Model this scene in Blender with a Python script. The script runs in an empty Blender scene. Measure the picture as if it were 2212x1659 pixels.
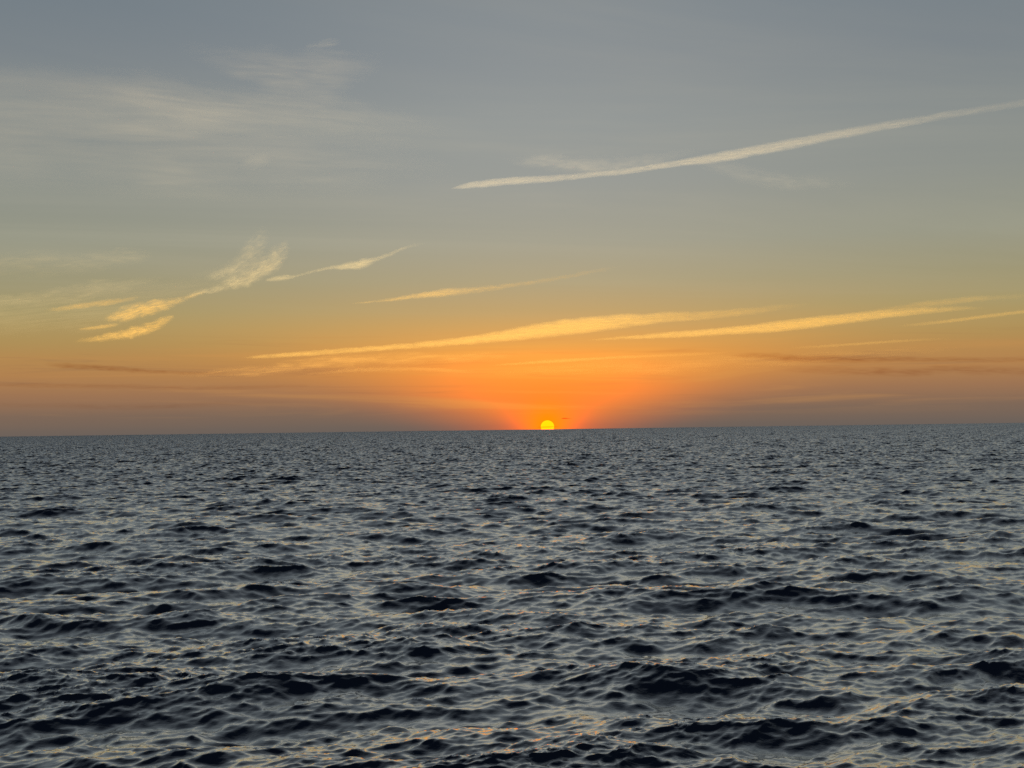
import bpy, math
import numpy as np
from mathutils import Vector, Matrix

R = math.radians
SC = bpy.context.scene
COL = SC.collection

# ------------------------------------------------------------------ camera
CAM_H = 6.6                                   # eye height above the mean sea, standing on a ship's deck
F_PX = 3467.0 * 2212 / 2500                   # focal length in pixels of a 2212 x 1659 picture
PITCH = math.atan(98.0 / F_PX)                # horizon lies below the centre of the picture
ROLL = -math.atan(29.9 / 2212)                # horizon rises to the right
cd = bpy.data.cameras.new('camera')
cd.sensor_width = 36.0
cd.lens = 36.0 * F_PX / 2212
cd.clip_start, cd.clip_end = 0.1, 5.0e6
cam = bpy.data.objects.new('camera', cd); COL.objects.link(cam)
CAM = Vector((0, 0, CAM_H))
CAM_R = (Matrix.Rotation(R(90) + PITCH, 3, 'X') @ Matrix.Rotation(ROLL, 3, 'Z'))
cam.matrix_world = Matrix.Translation(CAM) @ CAM_R.to_4x4()
SC.camera = cam


def ray(px, py):
    """direction through a point of the photograph (2212 x 1659 pixels)"""
    v = CAM_R @ Vector(((px - 1106) / F_PX, -(py - 829.5) / F_PX, -1.0))
    return v.normalized()


SUN_DIR = ray(1182.6, 921.4)                  # centre of the half-set sun as seen (lifted by refraction)
SUN_AZ = math.atan2(SUN_DIR.x, SUN_DIR.y)

# ------------------------------------------------------------------ node helpers


class N:
    """a socket with arithmetic"""
    def __init__(self, t, s): self.t, self.s = t, s
    def _m(self, op, *a):
        n = self.t.nodes.new('ShaderNodeMath'); n.operation = op
        for i, v in enumerate((self,) + a):
            if isinstance(v, N): self.t.links.new(v.s, n.inputs[i])
            else: n.inputs[i].default_value = v
        return N(self.t, n.outputs[0])
    def __add__(s, o): return s._m('ADD', o)
    def __sub__(s, o): return s._m('SUBTRACT', o)
    def __mul__(s, o): return s._m('MULTIPLY', o)
    def __truediv__(s, o): return s._m('DIVIDE', o)
    def __pow__(s, o): return s._m('POWER', o)
    __radd__ = __add__
    __rmul__ = __mul__
    def __rsub__(s, o): return (s * -1.0) + o
    def max(s, o): return s._m('MAXIMUM', o)
    def min(s, o): return s._m('MINIMUM', o)
    def exp(s): return s._m('EXPONENT')
    def asin(s): return s._m('ARCSINE')
    def acos(s): return s._m('ARCCOSINE')
    def sat(s): return s.max(0.0).min(1.0)


def smooth(x, a, b):
    n = x.t.nodes.new('ShaderNodeMapRange'); n.interpolation_type = 'SMOOTHSTEP'
    x.t.links.new(x.s, n.inputs[0])
    n.inputs[1].default_value, n.inputs[2].default_value = a, b
    return N(x.t, n.outputs[0])


def sep(t, s):
    n = t.nodes.new('ShaderNodeSeparateXYZ'); t.links.new(s, n.inputs[0])
    return [N(t, o) for o in n.outputs]


def comb(t, *a):
    n = t.nodes.new('ShaderNodeCombineXYZ')
    for i, v in enumerate(a):
        if isinstance(v, N): t.links.new(v.s, n.inputs[i])
        else: n.inputs[i].default_value = v
    return n.outputs[0]


def noise(t, vec, scale=1.0, detail=4.0, rough=0.55, dist=0.0, out=0):
    n = t.nodes.new('ShaderNodeTexNoise')
    t.links.new(vec, n.inputs['Vector'])
    n.inputs['Scale'].default_value = scale
    n.inputs['Detail'].default_value = detail
    n.inputs['Roughness'].default_value = rough
    n.inputs['Distortion'].default_value = dist
    return N(t, n.outputs[out]) if out == 0 else n.outputs[out]


def lin(c):
    return tuple(((v / 255) / 12.92 if v <= 10 else ((v / 255 + 0.055) / 1.055) ** 2.4) for v in c)


def mixc(t, f, a, b, mode='MIX'):
    n = t.nodes.new('ShaderNodeMix'); n.data_type = 'RGBA'; n.blend_type = mode; n.clamp_factor = True; n.clamp_result = False
    if isinstance(f, N): t.links.new(f.s, n.inputs[0])
    else: n.inputs[0].default_value = f
    for i, v in ((6, a), (7, b)):
        if isinstance(v, tuple): n.inputs[i].default_value = v + (1,)
        else: t.links.new(v, n.inputs[i])
    return n.outputs[2]


# ------------------------------------------------------------------ sky
W = bpy.data.worlds.new('World'); SC.world = W; W.use_nodes = True
t = W.node_tree; t.nodes.clear()
tc = t.nodes.new('ShaderNodeTexCoord')
dx, dy, dz = sep(t, tc.outputs['Generated'])
el = dz.max(-1.0).min(1.0).asin() * (180 / math.pi)
elp = el.max(0.0)
hl = (dx * dx + dy * dy).max(1e-8) ** 0.5
cosd = ((dx * math.sin(SUN_AZ) + dy * math.cos(SUN_AZ)) / hl).max(-1.0).min(1.0)
daz = cosd.acos() * (180 / math.pi)


def ramp(stops):
    n = t.nodes.new('ShaderNodeValToRGB'); cr = n.color_ramp; cr.interpolation = 'LINEAR'
    f = ((el.max(0.0)) / 90.0) ** 0.5
    t.links.new(f.s, n.inputs[0])
    while len(cr.elements) > 1: cr.elements.remove(cr.elements[-1])
    for i, (e, c) in enumerate(stops):
        q = cr.elements[0] if i == 0 else cr.elements.new((e / 90) ** 0.5)
        q.position = (e / 90) ** 0.5; q.color = lin(c) + (1,)
    return n.outputs[0]


sunward = ramp([(0, (206, 110, 66)), (.16, (212, 114, 66)), (.73, (236, 130, 60)), (1.53, (250, 148, 54)), (2.34, (250, 158, 60)), (3.0, (244, 163, 70)),
                (3.55, (226, 163, 84)), (4.2, (206, 162, 97)), (4.75, (190, 161, 109)), (5.95, (171, 160, 127)), (7.5, (160, 159, 142)),
                (9.9, (150, 154, 149)), (12.2, (145, 151, 150)), (14.5, (136, 143, 146)), (16.5, (128, 137, 143)), (24, (103, 113, 123)),
                (38, (88, 97, 108)), (60, (76, 85, 98)), (90, (70, 80, 94))])
aside = ramp([(0, (108, 97, 90)), (.16, (112, 99, 90)), (.73, (126, 104, 88)), (1.53, (156, 116, 84)), (2.34, (176, 129, 80)), (3.0, (177, 136, 82)),
              (3.55, (171, 142, 88)), (4.2, (167, 147, 97)), (4.75, (161, 149, 105)), (5.95, (153, 148, 117)), (7.5, (146, 148, 131)),
              (9.9, (137, 142, 136)), (12.2, (129, 136, 136)), (14.5, (119, 128, 134)), (16.5, (113, 124, 132)), (24, (99, 109, 118)),
              (38, (86, 95, 106)), (60, (75, 84, 97)), (90, (70, 80, 94))])
away = ramp([(0, (92, 96, 104)), (3, (112, 108, 112)), (8, (124, 121, 126)), (17, (104, 111, 121)), (38, (84, 94, 107)),
             (60, (75, 84, 98)), (90, (70, 80, 94))])
sig = (elp * 2.0 + 3.1).min(12.5)
wsun = ((daz / sig) ** 2.0 * -1.0).exp()
c = mixc(t, smooth(daz, 25.0, 150.0), aside, away)
c = mixc(t, wsun, c, sunward)
# rays fanning up from the sun through the low haze, deep orange close round it
fan = ((daz / (elp * 1.9 + 0.55)) ** 2.0 * -1.0).exp() * (1.0 - smooth(el, .6, 2.6))
c = mixc(t, fan * .85, c, lin((255, 134, 52)))
ang = (daz * daz + (el - 0.15) * (el - 0.15)) ** 0.5
core = ((ang / 0.95) ** 2.0 * -1.0).exp()
c = mixc(t, core, c, lin((255, 146, 0)))
glow = ((ang / 1.35) ** 2.0 * -1.0).exp() * .9 + 1.0 + ((daz / 4.5) ** 2.0 * -1.0).exp() * smooth(el, .6, 1.6) * (1.0 - smooth(el, 2.4, 3.4)) * .35
cs = t.nodes.new('ShaderNodeSeparateColor'); t.links.new(c, cs.inputs[0])
cc = t.nodes.new('ShaderNodeCombineColor')
t.links.new((N(t, cs.outputs[0]) * glow).s, cc.inputs[0])
t.links.new(cs.outputs[1], cc.inputs[1]); t.links.new(cs.outputs[2], cc.inputs[2])
c = cc.outputs[0]
# thin cirrus veil and low haze streaks, on a layer overhead and a far one
pz = dz.max(0.02)
ca, sa = math.cos(R(24)), math.sin(R(24))
lx, ly = dx / pz, dy / pz
veil = noise(t, comb(t, lx * ca * .35 + ly * sa * .35, ly * ca * 1.0 - lx * sa * 1.0, 3.7), .55, 6, .6, .6)
veil2 = noise(t, comb(t, lx * .16, ly * .16, 9.1), 1.0, 3, .5)
vmask = smooth(veil, .40, .74) * smooth(veil2, .34, .62) * smooth(el, 3.0, 8.0)
c = mixc(t, vmask * 0.17, c, mixc(t, wsun, lin((182, 178, 158)), lin((206, 194, 164))))
azl = dx / dy.max(0.05) * 57.3
low = noise(t, comb(t, azl * .055, el * 1.25 + azl * .012, 1.3), 1.0, 5, .62, .9)
low2 = noise(t, comb(t, azl * .11, el * 3.1 + azl * .02, 7.7), 1.0, 4, .6, .7)
lband = smooth(el, .25, 1.2) * (1.0 - smooth(el, 2.9, 4.3))
lfade = smooth(dy, 0.0, 0.5)
c = mixc(t, smooth(low, .50, .70) * lband * lfade * .30, c, mixc(t, wsun, lin((196, 142, 84)), lin((255, 178, 76))))
c = mixc(t, smooth(low2, .54, .74) * lband * lfade * .30, c, mixc(t, wsun, lin((132, 100, 78)), lin((214, 128, 58))))

nish = t.nodes.new('ShaderNodeTexSky'); nish.sky_type = 'NISHITA'; nish.sun_disc = False
nish.sun_elevation = R(-0.35); nish.sun_rotation = SUN_AZ; nish.dust_density = 3.0
bg = t.nodes.new('ShaderNodeBackground'); bg.inputs['Strength'].default_value = 1.0
bg2 = t.nodes.new('ShaderNodeBackground'); bg2.inputs['Strength'].default_value = 0.012
t.links.new(nish.outputs[0], bg2.inputs['Color'])
t.links.new(c, bg.inputs['Color'])
ad = t.nodes.new('ShaderNodeAddShader'); wo = t.nodes.new('ShaderNodeOutputWorld')
t.links.new(bg.outputs[0], ad.inputs[0]); t.links.new(bg2.outputs[0], ad.inputs[1])
t.links.new(ad.outputs[0], wo.inputs['Surface'])
W.cycles.sampling_method = 'NONE'

# ------------------------------------------------------------------ sun lamp: true sun, a third of a degree under the horizon, still lights the clouds
sl = bpy.data.lights.new('sun_light', 'SUN'); sl.energy = 4.0; sl.angle = R(0.53); sl.color = (1.0, 0.74, 0.40)
so = bpy.data.objects.new('sun_light', sl); COL.objects.link(so)
e0 = R(-0.35)
sd = Vector((math.sin(SUN_AZ) * math.cos(e0), math.cos(SUN_AZ) * math.cos(e0), math.sin(e0)))
so.rotation_euler = sd.to_track_quat('Z', 'Y').to_euler()

SC.view_settings.view_transform = 'Standard'; SC.view_settings.look = 'None'
SC.view_settings.exposure = 0.0; SC.view_settings.gamma = 1.0; SC.view_settings.use_curve_mapping = False
SC.render.engine = 'CYCLES'
SC.cycles.max_bounces = 6; SC.cycles.glossy_bounces = 3; SC.cycles.diffuse_bounces = 1
SC.cycles.volume_bounces = 1; SC.cycles.transparent_max_bounces = 24
SC.cycles.use_denoising = False
SC.cycles.denoiser = 'OPENIMAGEDENOISE'; SC.cycles.denoising_prefilter = 'ACCURATE'; SC.cycles.denoising_input_passes = 'RGB_ALBEDO_NORMAL'
SC.cycles.sample_clamp_indirect = 6.0
SC.cycles.caustics_reflective = False; SC.cycles.caustics_refractive = False


# ------------------------------------------------------------------ sea
def water(name, amp, far_amp=()):
    """dark salt water; fine ripples too small for the mesh come from real height gradients"""
    m = bpy.data.materials.new(name); m.use_nodes = True
    t = m.node_tree; t.nodes.clear()
    df = t.nodes.new('ShaderNodeBsdfDiffuse'); df.inputs['Color'].default_value = (0.011, 0.019, 0.036, 1)
    gl = t.nodes.new('ShaderNodeBsdfGlossy'); gl.inputs['Roughness'].default_value = 0.05
    gl.inputs['Color'].default_value = (1, .97, .905, 1)
    fr = t.nodes.new('ShaderNodeFresnel'); fr.inputs['IOR'].default_value = 1.34
    F = N(t, fr.outputs[0])
    fac = (1.0 - ((F - 0.05) * -7.4).exp()).max(0.006)
    mx = t.nodes.new('ShaderNodeMixShader'); ou = t.nodes.new('ShaderNodeOutputMaterial')
    t.links.new(fac.s, mx.inputs[0]); t.links.new(df.outputs[0], mx.inputs[1]); t.links.new(gl.outputs[0], mx.inputs[2])
    t.links.new(mx.outputs[0], ou.inputs['Surface'])
    geo = t.nodes.new('ShaderNodeNewGeometry')
    px, py, pz = sep(t, geo.outputs['Position'])
    nx, ny, nz = sep(t, geo.outputs['Normal'])
    # wind patches, far apart and without repeat
    patch = noise(t, comb(t, px * .006, py * .004, 0.0), 1.0, 3, .55)
    gain = smooth(patch, .3, .7) * .7 + .65
    gx, gy = None, None
    dist_ = smooth(py, 25.0, 170.0)
    for sc_, a, wt in [(p, q, None) for p, q in amp] + [(p, q, dist_) for p, q in far_amp]:
        eps = 0.12 / sc_
        u, v = px * .72 + py * .18, py * 1.15 - px * .2
        h0 = noise(t, comb(t, u, v, 0.0), sc_, 2, .5, .3)
        hx = noise(t, comb(t, u + eps, v, 0.0), sc_, 2, .5, .3)
        hy = noise(t, comb(t, u, v + eps, 0.0), sc_, 2, .5, .3)
        k = a / 0.12 if wt is None else wt * (a / 0.12)
        ax, ay = (hx - h0) * k, (hy - h0) * k
        gx, gy = (ax, ay) if gx is None else (gx + ax, gy + ay)
    v = t.nodes.new('ShaderNodeVectorMath'); v.operation = 'NORMALIZE'
    t.links.new(comb(t, nx - gx * gain, ny - gy * gain, nz), v.inputs[0])
    for q in (df, gl, fr): t.links.new(v.outputs[0], q.inputs['Normal'])
    return m


rng = np.random.default_rng(11)
L = 192.0
SHIFT = 0.381966


def spectrum(n, size, kp, theta, std, spread, kcut_lo=0.0, kcut_hi=1e9, seed=0, pw=4.0):
    """random complex amplitudes of a wind sea on an n x n periodic square"""
    r = np.random.default_rng(seed)
    k1 = np.fft.fftfreq(n, 1.0 / n) * 2 * np.pi / size
    kx, ky = np.meshgrid(k1, k1)
    ky = ky - kx * SHIFT                          # each row of squares is set off sideways, so the swell never lines up
    k = np.hypot(kx, ky); k[0, 0] = 1e-6
    s = np.exp(-1.25 * (kp / k) ** 2) * k ** (-pw)
    s[(k < kcut_lo) | (k > kcut_hi)] = 0
    s[0, 0] = 0
    ang = np.arctan2(ky, kx) - theta
    p = spread / (1 + 0.45 * np.maximum(0, np.log2(k / kp)))
    d = np.maximum(np.abs(np.cos(ang / 1.0)), 1e-4) ** (2 * p) * np.where(np.cos(ang) > 0, 1, .12)
    a = np.sqrt(s * d) * (r.normal(size=k.shape) + 1j * r.normal(size=k.shape))
    return a, kx, ky, k


def fields(a, kx, ky, k):
    n = a.shape[0]
    h = np.real(np.fft.ifft2(a)) * n * n
    x = np.real(np.fft.ifft2(-1j * a * kx / k)) * n * n
    y = np.real(np.fft.ifft2(-1j * a * ky / k)) * n * n
    return h, x, y


NB = 2048
amp, KX, KY, KK = spectrum(NB, L, 2 * np.pi / 10.5, R(103), 0, 2.2, seed=5, pw=4.35)
amp2 = spectrum(NB, L, 2 * np.pi / 4.2, R(138), 0, 2.8, seed=8, pw=3.8)[0]
amp4 = spectrum(NB, L, 2 * np.pi / 1.3, R(112), 0, 1.8, 2 * np.pi / 1.9, 2 * np.pi / .55, seed=31, pw=3.4)[0]
amp3 = spectrum(NB, L, 2 * np.pi / 3.0, R(62), 0, 2.4, seed=14, pw=3.8)[0]
h1 = np.std(np.real(np.fft.ifft2(amp))); h2 = np.std(np.real(np.fft.ifft2(amp2))); h3 = np.std(np.real(np.fft.ifft2(amp3))); h4 = np.std(np.real(np.fft.ifft2(amp4)))
amp = amp * (0.148 / h1 / NB ** 2) + amp2 * (0.022 / h2 / NB ** 2) + amp3 * (0.013 / h3 / NB ** 2) + amp4 * (0.0125 / h4 / NB ** 2)
amp5 = spectrum(NB, L, 2 * np.pi / 1.1, R(104), 0, 3.2, 2 * np.pi / 1.8, 2 * np.pi / .6, seed=41, pw=3.3)[0]   # small chop of the farther water
h5 = np.std(np.real(np.fft.ifft2(amp5)))
CH5 = 0.036
CHOP = 0.9
base = fields(amp, KX, KY, KK)
# small ripples for the nearest water
LR, NR = 61.0, 1280
ar, rx, ry, rk = spectrum(NR, LR, 2 * np.pi / .45, R(122), 0, 2.6, 2 * np.pi / 1.0, 2 * np.pi / .13, seed=21, pw=3.6)
hr = np.std(np.real(np.fft.ifft2(ar)))
ripple = fields(ar * (0.0085 / hr / NR ** 2), rx, ry, rk)


def sample(f, size, x, y):
    """cubic lookup on the periodic square"""
    n = f.shape[0]
    gx = ((x - y * SHIFT) / size * n) % n; gy = (y / size * n) % n
    ix = np.floor(gx).astype(np.int64); iy = np.floor(gy).astype(np.int64)
    fx = gx - ix; fy = gy - iy
    def wts(q):
        return (((-.5 * q + 1) * q - .5) * q, (1.5 * q - 2.5) * q * q + 1, ((-1.5 * q + 2) * q + .5) * q, (.5 * q - .5) * q * q)
    wx, wy = wts(fx), wts(fy)
    out = np.zeros_like(x)
    for j in range(4):
        row = np.zeros_like(x); yy = (iy + j - 1) % n
        for i in range(4):
            row += wx[i] * f[yy, (ix + i - 1) % n]
        out += wy[j] * row
    return out


def grid_mesh(name, X, Y, Z):
    nr, nc = X.shape
    me = bpy.data.meshes.new(name)
    co = np.stack([X, Y, Z], -1).reshape(-1, 3).astype(np.float32)
    i = np.arange(nr * nc).reshape(nr, nc)
    q = np.stack([i[:-1, :-1], i[:-1, 1:], i[1:, 1:], i[1:, :-1]], -1).reshape(-1, 4).astype(np.int32)
    me.vertices.add(len(co)); me.vertices.foreach_set('co', co.ravel())
    me.loops.add(q.size); me.loops.foreach_set('vertex_index', q.ravel())
    me.polygons.add(len(q))
    me.polygons.foreach_set('loop_start', np.arange(0, q.size, 4, dtype=np.int32))
    me.polygons.foreach_set('use_smooth', np.ones(len(q), dtype=bool))
    me.update(calc_edges=True)
    return me


def tag(o, **k):
    for a, v in k.items(): o[a] = v
    return o


mat_near = water('sea_water_near', ((9.0, 0.06), (22.0, 0.05)), ((2.6, 0.08), (4.5, 0.08)))
mat_far = water('sea_water', ((2.6, 0.09), (4.5, 0.09), (9.0, 0.07)))

# the square of water in front of the boat: rows and columns close together where the water is near
Y0 = 0.0
rows = np.concatenate([np.linspace(Y0, 19.0, 50, endpoint=False), 19.0 * (110.0 / 19.0) ** np.linspace(0, 1, 640, endpoint=False),
                       np.linspace(110.0, L, 306)])
uf = np.linspace(-1, 1, 840)
hw = 6.0 + 0.42 * rows
edge = np.linspace(0, 1, 51)[1:]
Xn = np.concatenate([-(hw[:, None] + (L / 2 - hw[:, None]) * edge[None, ::-1]), uf[None, :] * hw[:, None],
                     hw[:, None] + (L / 2 - hw[:, None]) * edge[None, :]], 1)
Yn = np.repeat(rows[:, None], Xn.shape[1], 1)
# let the joint to the neighbour squares stay closed: no ripples at the border
fade = np.clip((L - Yn) / 90.0, 0, 1) * np.clip((L / 2 - np.abs(Xn)) / 20.0, 0, 1) * np.clip(Yn / 5.0, 0, 1)
bh, bx, by = [sample(f, L, Xn, Yn) for f in base]
rh, rxx, ryy = [sample(f, LR, Xn, Yn) for f in ripple]
# gusts: ripples are stronger in some places than in others
gust = np.clip(1.05 + .35 * sample(base[0], L, Xn * .37 + 31, Yn * .23 + 7) / .15, .55, 1.5)
gust = gust * np.clip(1.0 + .5 * bh / .3, .65, 1.35) * fade
fh, fx_, fy_ = [sample(f, L, Xn, Yn) for f in fields(amp5 * (CH5 / h5 / NB ** 2), KX, KY, KK)]
out = np.clip((Yn - 30.0) / 140.0, 0, 1)      # the farther chop fades in
bh = bh + out * fh; bx = bx + out * fx_; by = by + out * fy_
me = grid_mesh('sea', Xn - CHOP * bx - gust * rxx * .8, Yn - CHOP * by - gust * ryy * .8, bh + gust * rh)
me.materials.append(mat_near)
sea = bpy.data.objects.new('sea', me); COL.objects.link(sea)
tag(sea, kind='structure', label='dark choppy sea reaching to the horizon', category='sea')

# the same swell, repeated outward to the horizon
NT = 720
g1 = np.arange(-1, NT + 2) * (L / NT)
Xt, Yt = np.meshgrid(g1 - L / 2, g1)
far_field = fields(amp + amp5 * (CH5 / h5 / NB ** 2), KX, KY, KK)
th, tx, ty = [sample(f, L, Xt, Yt) for f in far_field]
P = np.stack([Xt - CHOP * tx, Yt - CHOP * ty, th], -1)
nn = np.cross(np.gradient(P, axis=1), np.gradient(P, axis=0))[1:-1, 1:-1]
nn /= np.linalg.norm(nn, axis=-1, keepdims=True)
P = P[1:-1, 1:-1]
me = grid_mesh('far_water', P[..., 0], P[..., 1], P[..., 2])
me.normals_split_custom_set_from_vertices(nn.reshape(-1, 3).astype(np.float32))   # slopes go on across the joints
me.materials.append(mat_far)
far = bpy.data.objects.new('far_water', me); COL.objects.link(far); far.parent = sea
tag(far, kind='structure')
ng = bpy.data.node_groups.new('repeat_water', 'GeometryNodeTree')
ng.interface.new_socket('Geometry', in_out='INPUT', socket_type='NodeSocketGeometry')
ng.interface.new_socket('Geometry', in_out='OUTPUT', socket_type='NodeSocketGeometry')
gi = ng.nodes.new('NodeGroupInput'); go = ng.nodes.new('NodeGroupOutput')
gr = ng.nodes.new('GeometryNodeMeshGrid')
NXI, NYI = 101, 130
gr.inputs['Size X'].default_value = (NXI - 1) * L; gr.inputs['Size Y'].default_value = (NYI - 1) * L
gr.inputs['Vertices X'].default_value = NXI; gr.inputs['Vertices Y'].default_value = NYI
tr = ng.nodes.new('GeometryNodeTransform')
tr.inputs['Translation'].default_value = (0, (NYI - 1) / 2 * L - 3 * L, 0)
ng.links.new(gr.outputs[0], tr.inputs['Geometry'])
dl = ng.nodes.new('GeometryNodeDeleteGeometry'); dl.domain = 'POINT'
pos = ng.nodes.new('GeometryNodeInputPosition')
ln = ng.nodes.new('ShaderNodeVectorMath'); ln.operation = 'LENGTH'
ng.links.new(pos.outputs[0], ln.inputs[0])
cm = ng.nodes.new('FunctionNodeCompare'); cm.operation = 'LESS_THAN'; cm.inputs[1].default_value = 10.0
ng.links.new(ln.outputs['Value'], cm.inputs[0]); ng.links.new(cm.outputs[0], dl.inputs['Selection'])
ps = ng.nodes.new('GeometryNodeSetPosition'); p2 = ng.nodes.new('GeometryNodeInputPosition')
sx = ng.nodes.new('ShaderNodeSeparateXYZ'); ng.links.new(p2.outputs[0], sx.inputs[0])
rowi = N(ng, sx.outputs[1]) / L
rowi = rowi._m('ROUND')
offs = (rowi * SHIFT)._m('FRACT') * L
ng.links.new(comb(ng, offs, 0.0, 0.0), ps.inputs['Offset'])
ng.links.new(tr.outputs[0], ps.inputs['Geometry']); ng.links.new(ps.outputs[0], dl.inputs['Geometry'])
ip = ng.nodes.new('GeometryNodeInstanceOnPoints')
ng.links.new(dl.outputs[0], ip.inputs['Points']); ng.links.new(gi.outputs[0], ip.inputs['Instance'])
ng.links.new(ip.outputs[0], go.inputs[0])
md = far.modifiers.new('repeat', 'NODES'); md.node_group = ng

# still sheet under the troughs, on to the horizon
RB = 24700.0
v = [(RB * math.cos(a), RB * math.sin(a), -0.95) for a in [i * math.pi / 48 for i in range(96)]]
me = bpy.data.meshes.new('deep_water'); me.from_pydata(v, [], [list(range(96))]); me.update()
me.materials.append(mat_far)
deep = bpy.data.objects.new('deep_water', me); COL.objects.link(deep); deep.parent = sea
tag(deep, kind='structure')

# ------------------------------------------------------------------ sun
import bmesh
DS = 2.0e6
bm = bmesh.new(); bmesh.ops.create_icosphere(bm, subdivisions=5, radius=DS * math.tan(16.3 / 3467.0))
me = bpy.data.meshes.new('sun'); bm.to_mesh(me); bm.free()
me.polygons.foreach_set('use_smooth', [True] * len(me.polygons))
m = bpy.data.materials.new('sun_glow'); m.use_nodes = True
t = m.node_tree; t.nodes.clear()
em = t.nodes.new('ShaderNodeEmission'); em.inputs[0].default_value = (1.0, 0.050, 0.0003, 1); em.inputs[1].default_value = 5.0
tp = t.nodes.new('ShaderNodeBsdfTransparent'); ads = t.nodes.new('ShaderNodeAddShader'); ou = t.nodes.new('ShaderNodeOutputMaterial')
t.links.new(em.outputs[0], ads.inputs[0]); t.links.new(tp.outputs[0], ads.inputs[1]); t.links.new(ads.outputs[0], ou.inputs[0])
m.cycles.emission_sampling = 'NONE'
me.materials.append(m)
sun = bpy.data.objects.new('sun', me); COL.objects.link(sun)
sun.location = CAM + SUN_DIR * DS
sun.scale = (1, 1, .93)                        # flattened by the thick air
tag(sun, label='glowing yellow sun disc half sunk behind the sea horizon', category='sun')


# ------------------------------------------------------------------ clouds: thin ice clouds at their height above the sea
def plan(px, py, H):
    d = ray(px, py)
    return CAM + d * ((H - CAM_H) / d.z)


TAU = 2.6


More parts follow.
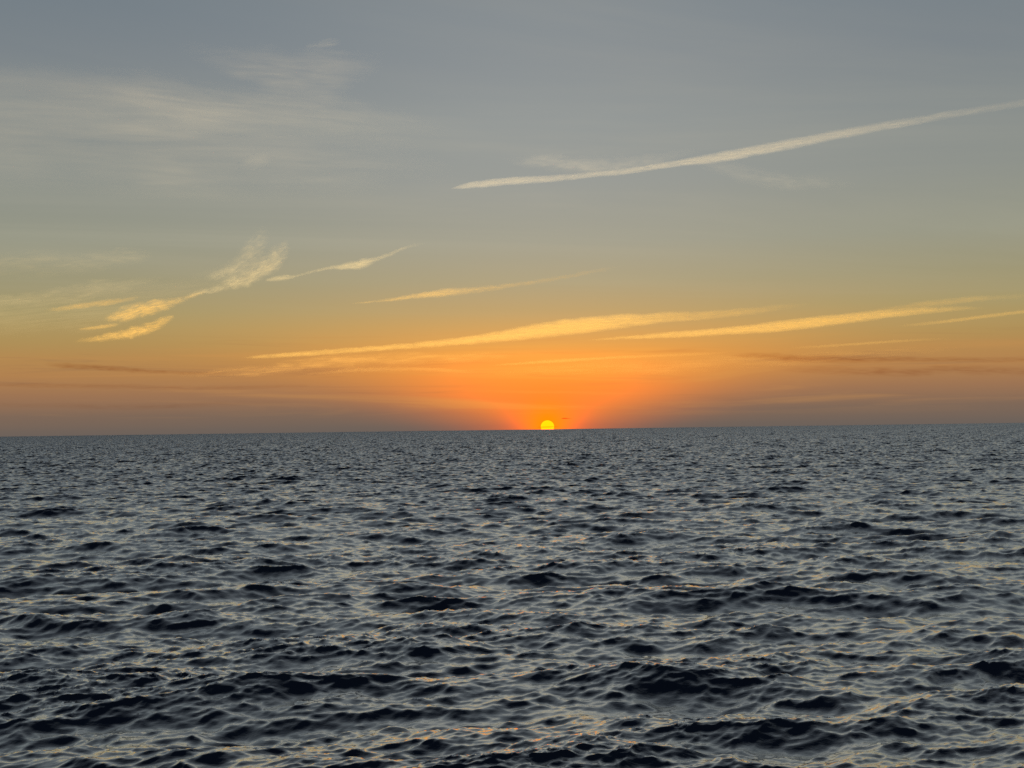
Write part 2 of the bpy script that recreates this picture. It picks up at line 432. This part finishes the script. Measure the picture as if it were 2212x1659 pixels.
def cloud(name, label, cat, pts, H, tau, color, fib=(5.0, .42), ragged=.55, warp=.5, g=.5, flat=1.2, lo=.34, hi=.70, asym=.0, soft=1.6, wid=1.0, absorb=False, group=None, slant=0.0):
    """pts: (px, py, half thickness in px, strength 0..1) along the streak, in photograph pixels"""
    A, B = plan(pts[0][0], pts[0][1], H), plan(pts[-1][0], pts[-1][1], H)
    ex = (B - A); ex.z = 0; LX = ex.length; ex.normalize()
    ey = Vector((0, 0, 1)).cross(ex)
    us, zs, ws, ds = [], [], [], []
    for px, py, hpx, st in pts:
        d = ray(px, py)
        # where the line of sight crosses the upright plane through the streak's ends
        s = (A - CAM).dot(ey) / d.dot(ey)
        P = CAM + d * s
        us.append((P - A).dot(ex) / LX); zs.append(P.z - H); ws.append(hpx * wid / F_PX * s); ds.append(st)
    o0 = np.argsort(us); us, zs, ws, ds = [np.array(q)[o0] for q in (us, zs, ws, ds)]
    us = np.clip(us, 0, 1); us[0], us[-1] = 0, 1
    zr = max(np.abs(zs).max(), 1.0); wr = ws.max(); wbar = float(np.mean(ws))
    # body
    K, S = 48, 14
    uu = np.linspace(0, 1, K)
    zc = np.interp(uu, us, zs); wc = np.interp(uu, us, ws)
    verts, faces = [], []
    for i in range(K):
        e = min(1.0, i / 1.5 + .03, (K - 1 - i) / 1.5 + .03)
        for j in range(S):
            a = 2 * math.pi * j / S
            verts.append((uu[i] * LX, math.cos(a) * wc[i] * 1.05 * flat * e, zc[i] + math.sin(a) * wc[i] * 1.05 * e))
    for i in range(K - 1):
        for j in range(S):
            faces.append((i * S + j, i * S + (j + 1) % S, (i + 1) * S + (j + 1) % S, (i + 1) * S + j))
    faces.append(tuple(range(S - 1, -1, -1))); faces.append(tuple((K - 1) * S + j for j in range(S)))
    me = bpy.data.meshes.new(name); me.from_pydata(verts, [], faces); me.update()
    o = bpy.data.objects.new(name, me); COL.objects.link(o)
    M = Matrix((ex, ey, Vector((0, 0, 1)))).transposed().to_4x4(); M.translation = A
    o.matrix_world = M
    # vapour
    m = bpy.data.materials.new(name + '_vapour'); m.use_nodes = True
    t = m.node_tree; t.nodes.clear()
    tcn = t.nodes.new('ShaderNodeTexCoord')
    x, y, z = sep(t, tcn.outputs['Object'])
    u = x / LX

    def curve(vals):
        n = t.nodes.new('ShaderNodeFloatCurve'); cv = n.mapping.curves[0]
        n.mapping.use_clip = False
        vals = [(float(a), float(b)) for a, b in vals]
        cv.points[0].location = vals[0]; cv.points[1].location = vals[-1]
        for a, b in vals[1:-1]: cv.points.new(a, b)
        for p in cv.points: p.handle_type = 'AUTO_CLAMPED'
        n.mapping.update()
        t.links.new(u.s, n.inputs['Value'])
        return N(t, n.outputs[0])
    cz = (curve([(a, b / zr * .5 + .5) for a, b in zip(us, zs)]) - .5) * (2 * zr)
    cw = curve([(a, b / wr) for a, b in zip(us, ws)]) * wr
    cdn = curve(list(zip(us, ds)))
    seed = sum(ord(q) * (i + 1) for i, q in enumerate(label)) % 997
    f1, f2 = fib
    xs = x + (z - cz) * slant
    vec = comb(t, xs / (wbar * f1), y / (wbar * f2 * 2.5), z / (wbar * f2) + seed * 1.37)
    wv = noise(t, comb(t, xs / (wbar * f1 * 1.3), y / (wbar * 4), z / (wbar * 3.0) + seed), 1.0, 3, .6)
    zz = (z - cz) / cw + (wv - .5) * warp * 2.0
    yy = y / (cw * flat)
    r2 = zz * zz + yy * yy
    body = (1.0 - r2).max(0.0) ** soft
    n1 = noise(t, vec, 1.0, 6, .66, .8)
    n2 = noise(t, comb(t, xs / (wbar * f1 * .45), y / (wbar * f2 * 2), z / (wbar * f2 * .4) - seed * .77), 1.0, 4, .6, .4)
    tex = smooth(n1, lo, hi) * ragged + (1.0 - ragged)
    tex = tex * (smooth(n2, .32, .68) * .9 + .3)
    if asym: tex = tex * (1.0 - smooth(zz, -.7, .8) * asym)
    dens = body * tex * cdn * (tau * (1.0 if absorb else TAU) / (wbar * flat * 1.3))
    if absorb:
        sh = t.nodes.new('ShaderNodeVolumeAbsorption'); sh.inputs['Color'].default_value = color + (1,)
        t.links.new(dens.s, sh.inputs['Density'])
    else:
        sh = t.nodes.new('ShaderNodeVolumeScatter'); sh.inputs['Color'].default_value = color + (1,)
        sh.inputs['Anisotropy'].default_value = g
        t.links.new(dens.s, sh.inputs['Density'])
        ab = t.nodes.new('ShaderNodeVolumeAbsorption'); ab.inputs['Color'].default_value = color + (1,)
        t.links.new(dens.s, ab.inputs['Density'])
        sm = t.nodes.new('ShaderNodeAddShader')
        t.links.new(sh.outputs[0], sm.inputs[0]); t.links.new(ab.outputs[0], sm.inputs[1]); sh = sm
    ou = t.nodes.new('ShaderNodeOutputMaterial'); t.links.new(sh.outputs[0], ou.inputs['Volume'])
    m.cycles.volume_step_rate = 0.1
    me.materials.append(m)
    tag(o, label=label, category=cat)
    if group: o['group'] = group
    return o



CREAM = (0.62, 0.66, 0.70)  # sunset light tinted into these vapour colours, warmer for the lower streaks
PALE = (0.74, 0.72, 0.56)
GOLD = (0.95, 0.70, 0.26)
AMBER = (0.95, 0.62, 0.22)
G1 = 'contrails drawn across the sky'
G2 = 'wispy ice clouds in the sky'
G3 = 'dark cloud bars low over the sea'
cloud('contrail', 'long pale cream contrail climbing across the grey sky, highest and straightest streak', 'contrail',
      [(972, 408, 3, .0), (990, 404, 7, .7), (1050, 396, 10, 1), (1120, 390, 10, 1), (1210, 384, 9, .75), (1290, 376, 8, .8),
       (1370, 368, 8, 1), (1450, 355, 9, 1), (1540, 342, 13, 1), (1640, 324, 14, .95), (1740, 305, 13, .85), (1850, 283, 12, .7),
       (1960, 264, 11, .5), (2080, 243, 10, .35), (2212, 222, 10, .25), (2300, 207, 10, .1)], 9500, .32, CREAM, ragged=.7, warp=.4, soft=1.2, wid=.9, group=G1)
cloud('contrail', 'golden contrail broadening above the sun, brightest streak of the sky', 'contrail',
      [(520, 773, 3, .1), (600, 768, 7, .8), (700, 761, 8, 1), (820, 752, 8, 1), (940, 742, 10, 1), (1040, 732, 14, 1),
       (1130, 719, 19, 1), (1220, 707, 22, 1), (1320, 696, 20, .9), (1420, 687, 16, .8), (1520, 681, 12, .75), (1620, 672, 11, .5),
       (1700, 662, 9, .25), (1760, 656, 6, .0)], 8000, .24, GOLD, ragged=.7, warp=.4, soft=1.1, wid=.86, group=G1)
cloud('contrail', 'golden contrail beside the brightest streak, its far end forking in two', 'contrail',
      [(1262, 735, 2, .1), (1340, 730, 5, .7), (1440, 724, 9, .9), (1540, 717, 11, 1), (1640, 709, 14, 1), (1740, 698, 16, 1), (1840, 687, 14, .9),
       (1940, 676, 12, .8), (2040, 668, 8, .6), (2130, 666, 5, .2)], 8000, .24, GOLD, ragged=.7, warp=.4, soft=1.1, wid=.86, group=G1)
cloud('contrail', 'yellowish upper prong of the forking golden contrail', 'contrail',
      [(1820, 683, 5, .1), (1900, 672, 8, .5), (2000, 658, 9, .7), (2080, 648, 8, .8), (2150, 643, 7, .4), (2260, 637, 7, .1)],
      8000, .13, GOLD, ragged=.8, warp=.4, group=G1)
cloud('contrail', 'thin straight contrail under the forking golden one', 'contrail',
      [(1940, 704, 3, .1), (2020, 697, 5, .4), (2100, 687, 5, .7), (2180, 677, 5, .7), (2260, 668, 5, .4)], 8000, .13, GOLD, ragged=.5, warp=.4, group=G1)
cloud('contrail', 'slender knotted contrail over the golden band, pointed at both ends', 'contrail',
      [(758, 656, 2, .2), (830, 649, 4, .9), (890, 641, 7, .9), (950, 633, 10, .9), (1010, 628, 9, .6), (1060, 623, 8, .6), (1120, 614, 6, .8),
       (1200, 602, 6, .7), (1270, 589, 6, .5), (1345, 575, 4, .0)], 8500, .15, GOLD, ragged=.9, warp=.6, group=G1)
cloud('contrail', 'short contrail with a ragged triangular fray at its middle', 'contrail',
      [(570, 606, 4, .0), (610, 600, 7, .8), (645, 595, 4, .4), (690, 583, 4, .7), (740, 576, 8, .9), (780, 570, 12, 1), (800, 564, 8, .7), (840, 550, 5, .7),
       (890, 531, 4, .3), (920, 525, 3, 0)], 9000, .15, PALE, ragged=.9, warp=.6, group=G1)
cloud('contrail', 'hair-thin orange contrail just above the setting sun', 'contrail',
      [(1060, 790, 3, .0), (1120, 785, 4, .8), (1200, 780, 5, 1), (1300, 774, 4, 1), (1400, 769, 4, .7), (1500, 765, 4, .5), (1590, 760, 3, .0)],
      6500, .10, AMBER, ragged=.6, warp=.4, group=G1)
cloud('contrail', 'faint thin line of vapour beneath the forking golden contrail', 'contrail',
      [(1700, 752, 3, .0), (1790, 747, 4, .5), (1880, 741, 4, .7), (1970, 735, 4, .4), (2060, 732, 3, .0)], 7000, .1, GOLD, ragged=.5, warp=.4, group=G1)
cloud('contrail', 'faint wavy line of amber vapour under the tip of the brightest streak', 'contrail',
      [(640, 812, 3, .0), (700, 805, 4, .6), (760, 800, 6, .8), (860, 797, 6, .6), (960, 800, 6, .5), (1040, 806, 4, 0)], 6500, .12, AMBER, ragged=.6, warp=.6, group=G1)

# feathered ice cloud on the left, running up to a hook
cloud('cirrus_cloud', 'feathered cirrus plume running up to a frayed bright tip', 'cloud',
      [(380, 648, 5, .1), (430, 632, 6, .6), (480, 616, 11, .7), (530, 600, 18, 1), (570, 578, 22, 1), (598, 552, 20, .9), (612, 532, 11, .6), (620, 518, 5, 0)],
      9000, .25, PALE, fib=(5, .22), wid=1.18, soft=1.9, ragged=1.0, warp=1.5, lo=.40, hi=.72, asym=.8, group=G2)
cloud('cirrus_cloud', 'faint ragged wisp standing over the feathered plume', 'cloud',
      [(440, 602, 6, 0), (480, 592, 12, .6), (520, 570, 18, .7), (548, 545, 20, .7), (560, 520, 18, .5), (572, 490, 10, 0)],
      9500, .10, PALE, fib=(4, .22), wid=1.3, soft=2.0, ragged=1.0, warp=1.6, lo=.42, hi=.74, group=G2)
cloud('cirrus_cloud', 'gold cirrus tail below the feathered plume, thick at its middle', 'cloud',
      [(225, 688, 6, 0), (265, 680, 14, .9), (310, 668, 16, 1), (360, 656, 11, .9), (400, 643, 7, .8), (450, 626, 4, .2)],
      9000, .26, GOLD, fib=(6, .22), wid=1.18, soft=1.9, ragged=1.0, warp=1.3, lo=.40, asym=.5, group=G2)
cloud('cirrus_cloud', 'curved gold cirrus band sweeping up towards the plume', 'cloud',
      [(160, 738, 4, 0), (220, 730, 8, .6), (280, 720, 11, .9), (330, 706, 11, 1), (362, 690, 8, .7), (378, 682, 4, 0)],
      8500, .2, GOLD, fib=(6, .22), wid=1.18, soft=1.9, ragged=1.0, warp=1.2, lo=.40, asym=-.5, group=G2)
cloud('cirrus_cloud', 'small pale gold cirrus dash beside the thick gold tail', 'cloud',
      [(95, 672, 4, 0), (150, 664, 7, .7), (220, 655, 8, .9), (270, 648, 6, .7), (305, 640, 4, 0)], 9000, .16, GOLD, fib=(4, .3), ragged=.95, warp=.6, group=G2)
cloud('cirrus_cloud', 'tiny gold cirrus fleck under the small dash', 'cloud',
      [(165, 712, 3, 0), (205, 708, 5, .8), (240, 703, 5, .6), (262, 698, 3, 0)], 8500, .15, GOLD, fib=(3.5, .4), ragged=.8, warp=.6, group=G2)
cloud('cirrus_cloud', 'broad faint cirrus haze behind the small pale gold dash', 'cloud',
      [(-260, 655, 16, .3), (-60, 652, 20, .6), (40, 650, 18, .6), (130, 640, 22, .5), (220, 622, 22, .6), (290, 612, 14, .4), (360, 600, 8, 0)],
      9500, .16, PALE, fib=(4, .35), ragged=.9, warp=.8, lo=.42, hi=.66, group=G2)
cloud('cirrus_cloud', 'dim cirrus puff floating above the broad faint haze', 'cloud',
      [(-120, 575, 25, .2), (60, 570, 30, .5), (180, 566, 26, .5), (270, 556, 22, .6), (330, 548, 14, 0)],
      9500, .12, PALE, fib=(3, .4), ragged=.95, warp=.9, lo=.42, hi=.66, group=G2)
# high veils
cloud('cirrus_cloud', 'broad milky cirrus veil high in the grey sky, with a bright knot', 'cloud',
      [(380, 100, 14, 0), (500, 128, 42, .5), (570, 150, 52, .8), (640, 168, 58, 1), (700, 172, 60, .8), (760, 160, 48, .5), (840, 120, 16, 0)],
      10500, .12, CREAM, fib=(4, .3), ragged=1.0, warp=1.5, lo=.36, hi=.68, slant=.5, group=G2)
cloud('cirrus_cloud', 'long soft cirrus smear below the milky veil, fading at both ends', 'cloud',
      [(40, 180, 20, 0), (230, 198, 44, .5), (350, 214, 50, .9), (450, 230, 52, .9), (540, 242, 48, .7), (650, 238, 50, .6), (780, 246, 44, .4), (980, 290, 20, 0)],
      10500, .11, CREAM, fib=(4, .3), ragged=1.0, warp=1.4, lo=.36, hi=.68, slant=.4, group=G2)
cloud('cirrus_cloud', 'twin tiny rippled cirrus lines above the milky veil', 'cloud',
      [(655, 104, 4, 0), (680, 99, 11, .7), (710, 93, 12, .8), (738, 89, 5, 0)], 10500, .06, CREAM, fib=(6, .45), ragged=.95, warp=.5, lo=.45, hi=.6, group=G2)
cloud('cirrus_cloud', 'lone small cirrus tuft between the high veils and the plume', 'cloud',
      [(515, 358, 4, 0), (540, 352, 14, .8), (562, 347, 16, .9), (585, 338, 8, 0)], 9500, .03, CREAM, fib=(3, .25), ragged=.9, warp=.9, slant=-.6, group=G2)
cloud('cirrus_cloud', 'soft cirrus haze resting on top of the long pale contrail', 'cloud',
      [(1080, 345, 6, 0), (1180, 352, 20, .7), (1280, 358, 24, .9), (1360, 354, 22, .7), (1440, 340, 16, .5), (1520, 325, 8, 0)],
      9800, .10, CREAM, fib=(3.5, .8), ragged=.85, warp=.7, group=G2)
cloud('cirrus_cloud', 'dim cirrus shred hanging beneath the long pale contrail', 'cloud',
      [(1500, 350, 8, 0), (1580, 368, 22, .6), (1660, 388, 22, .6), (1760, 396, 18, .4), (1860, 398, 8, 0)],
      9800, .05, CREAM, fib=(3.5, .5), ragged=.9, warp=.8, group=G2)
cloud('cirrus_cloud', 'golden cirrus fringe between the brightest streak and the sun', 'cloud',
      [(380, 812, 6, 0), (560, 800, 14, .7), (720, 782, 18, .8), (860, 776, 16, .7), (1000, 772, 14, .6), (1120, 768, 8, 0)],
      7000, .11, AMBER, fib=(8, .6), ragged=.9, warp=.8, lo=.42, hi=.62, group=G2)
# dark bars
DARK = (0.78, 0.62, 0.55)
cloud('cloud_bar', 'long dusky cloud bar right of the sun, hooked at its near end', 'cloud',
      [(1560, 772, 5, 0), (1640, 769, 10, .7), (1720, 775, 12, .9), (1840, 776, 10, .9), (1980, 776, 8, .9), (2100, 777, 7, .8), (2260, 776, 7, .5)],
      5500, 1.3, DARK, fib=(8, .8), ragged=.6, warp=.6, absorb=True, g=0.0, group=G3)
cloud('cloud_bar', 'diffuse dusky cloud bar under the hooked one', 'cloud',
      [(1660, 796, 6, 0), (1780, 800, 14, .6), (1920, 804, 14, .8), (2060, 798, 12, .8), (2200, 802, 12, .6), (2320, 806, 10, .3)],
      5200, .95, DARK, fib=(8, .8), ragged=.7, warp=.7, absorb=True, g=0.0, group=G3)
cloud('cloud_bar', 'slim brownish cloud bar left of the sun, curling up at one end', 'cloud',
      [(90, 786, 4, 0), (140, 790, 8, .8), (230, 795, 8, .9), (330, 802, 6, .8), (430, 806, 5, .5), (520, 806, 4, 0)],
      5500, 1.0, DARK, fib=(8, .8), ragged=.6, warp=.6, absorb=True, g=0.0, group=G3)
cloud('cloud_bar', 'straight brownish cloud bar beneath the curling one', 'cloud',
      [(-160, 828, 5, .4), (60, 832, 7, .8), (260, 835, 7, .9), (430, 838, 7, .7), (560, 836, 6, .8), (680, 832, 4, 0)],
      5200, .8, DARK, fib=(9, .8), ragged=.65, warp=.6, absorb=True, g=0.0, group=G3)
cloud('cloud_bar', 'wide dim cloud bar lowest over the horizon', 'cloud',
      [(-160, 872, 6, .3), (80, 876, 8, .6), (300, 878, 9, .7), (480, 872, 8, .6), (660, 866, 5, 0)],
      4500, .6, DARK, fib=(9, .8), ragged=.7, warp=.6, absorb=True, g=0.0, group=G3)
cloud('cloud_bar', 'tiny dark cloud dash beside the sun disc', 'cloud',
      [(1212, 904.2, .8, .2), (1219, 903.8, 1.6, 1), (1226, 904.0, 1.2, .8), (1236, 904.3, .7, .1)], 2600, .9, (.62, .4, .35), ragged=.2, warp=.2, absorb=True, g=0.0, group=G3)

cloud('cloud_bar', 'thin haze bar crossing the lower part of the sun disc', 'cloud',
      [(1158, 923.0, .9, 0), (1172, 922.6, 2.0, .9), (1186, 922.2, 2.1, 1), (1198, 921.6, 1.6, .8), (1212, 921.4, .8, 0)], 160, .13, (1.0, .68, .3), ragged=.1, warp=.15, absorb=True, g=0.0, group=G3)
cloud('cirrus_cloud', 'very wide thin veil of cirrus around the milky veil and soft smear', 'cloud',
      [(-900, 330, 60, .3), (-300, 300, 110, .7), (60, 280, 130, .8), (320, 290, 130, .8), (560, 310, 120, .7), (780, 340, 80, .4), (1000, 380, 30, 0)],
      11000, .12, CREAM, fib=(3.0, .25), ragged=.95, warp=1.2, lo=.36, hi=.7, slant=.4, group=G2)
cloud('cirrus_cloud', 'low wide fibrous cirrus veil around the feathered plume, pale over gold haze', 'cloud',
      [(-500, 700, 30, .3), (-200, 690, 45, .6), (60, 680, 50, .7), (220, 668, 46, .7), (360, 640, 36, .6), (470, 600, 30, .4), (560, 560, 12, 0)],
      9200, .10, PALE, fib=(6, .16), ragged=1.0, warp=1.6, lo=.42, hi=.72, group=G2)
cloud('cirrus_cloud', 'long thin streaky cirrus between the golden contrails and the dusky bars', 'cloud',
      [(1040, 808, 6, 0), (1240, 796, 16, .6), (1460, 790, 18, .7), (1680, 778, 16, .6), (1900, 762, 12, .5), (2100, 752, 6, 0)],
      7000, .08, AMBER, fib=(10, .3), ragged=1.0, warp=1.0, lo=.42, hi=.66, group=G2)
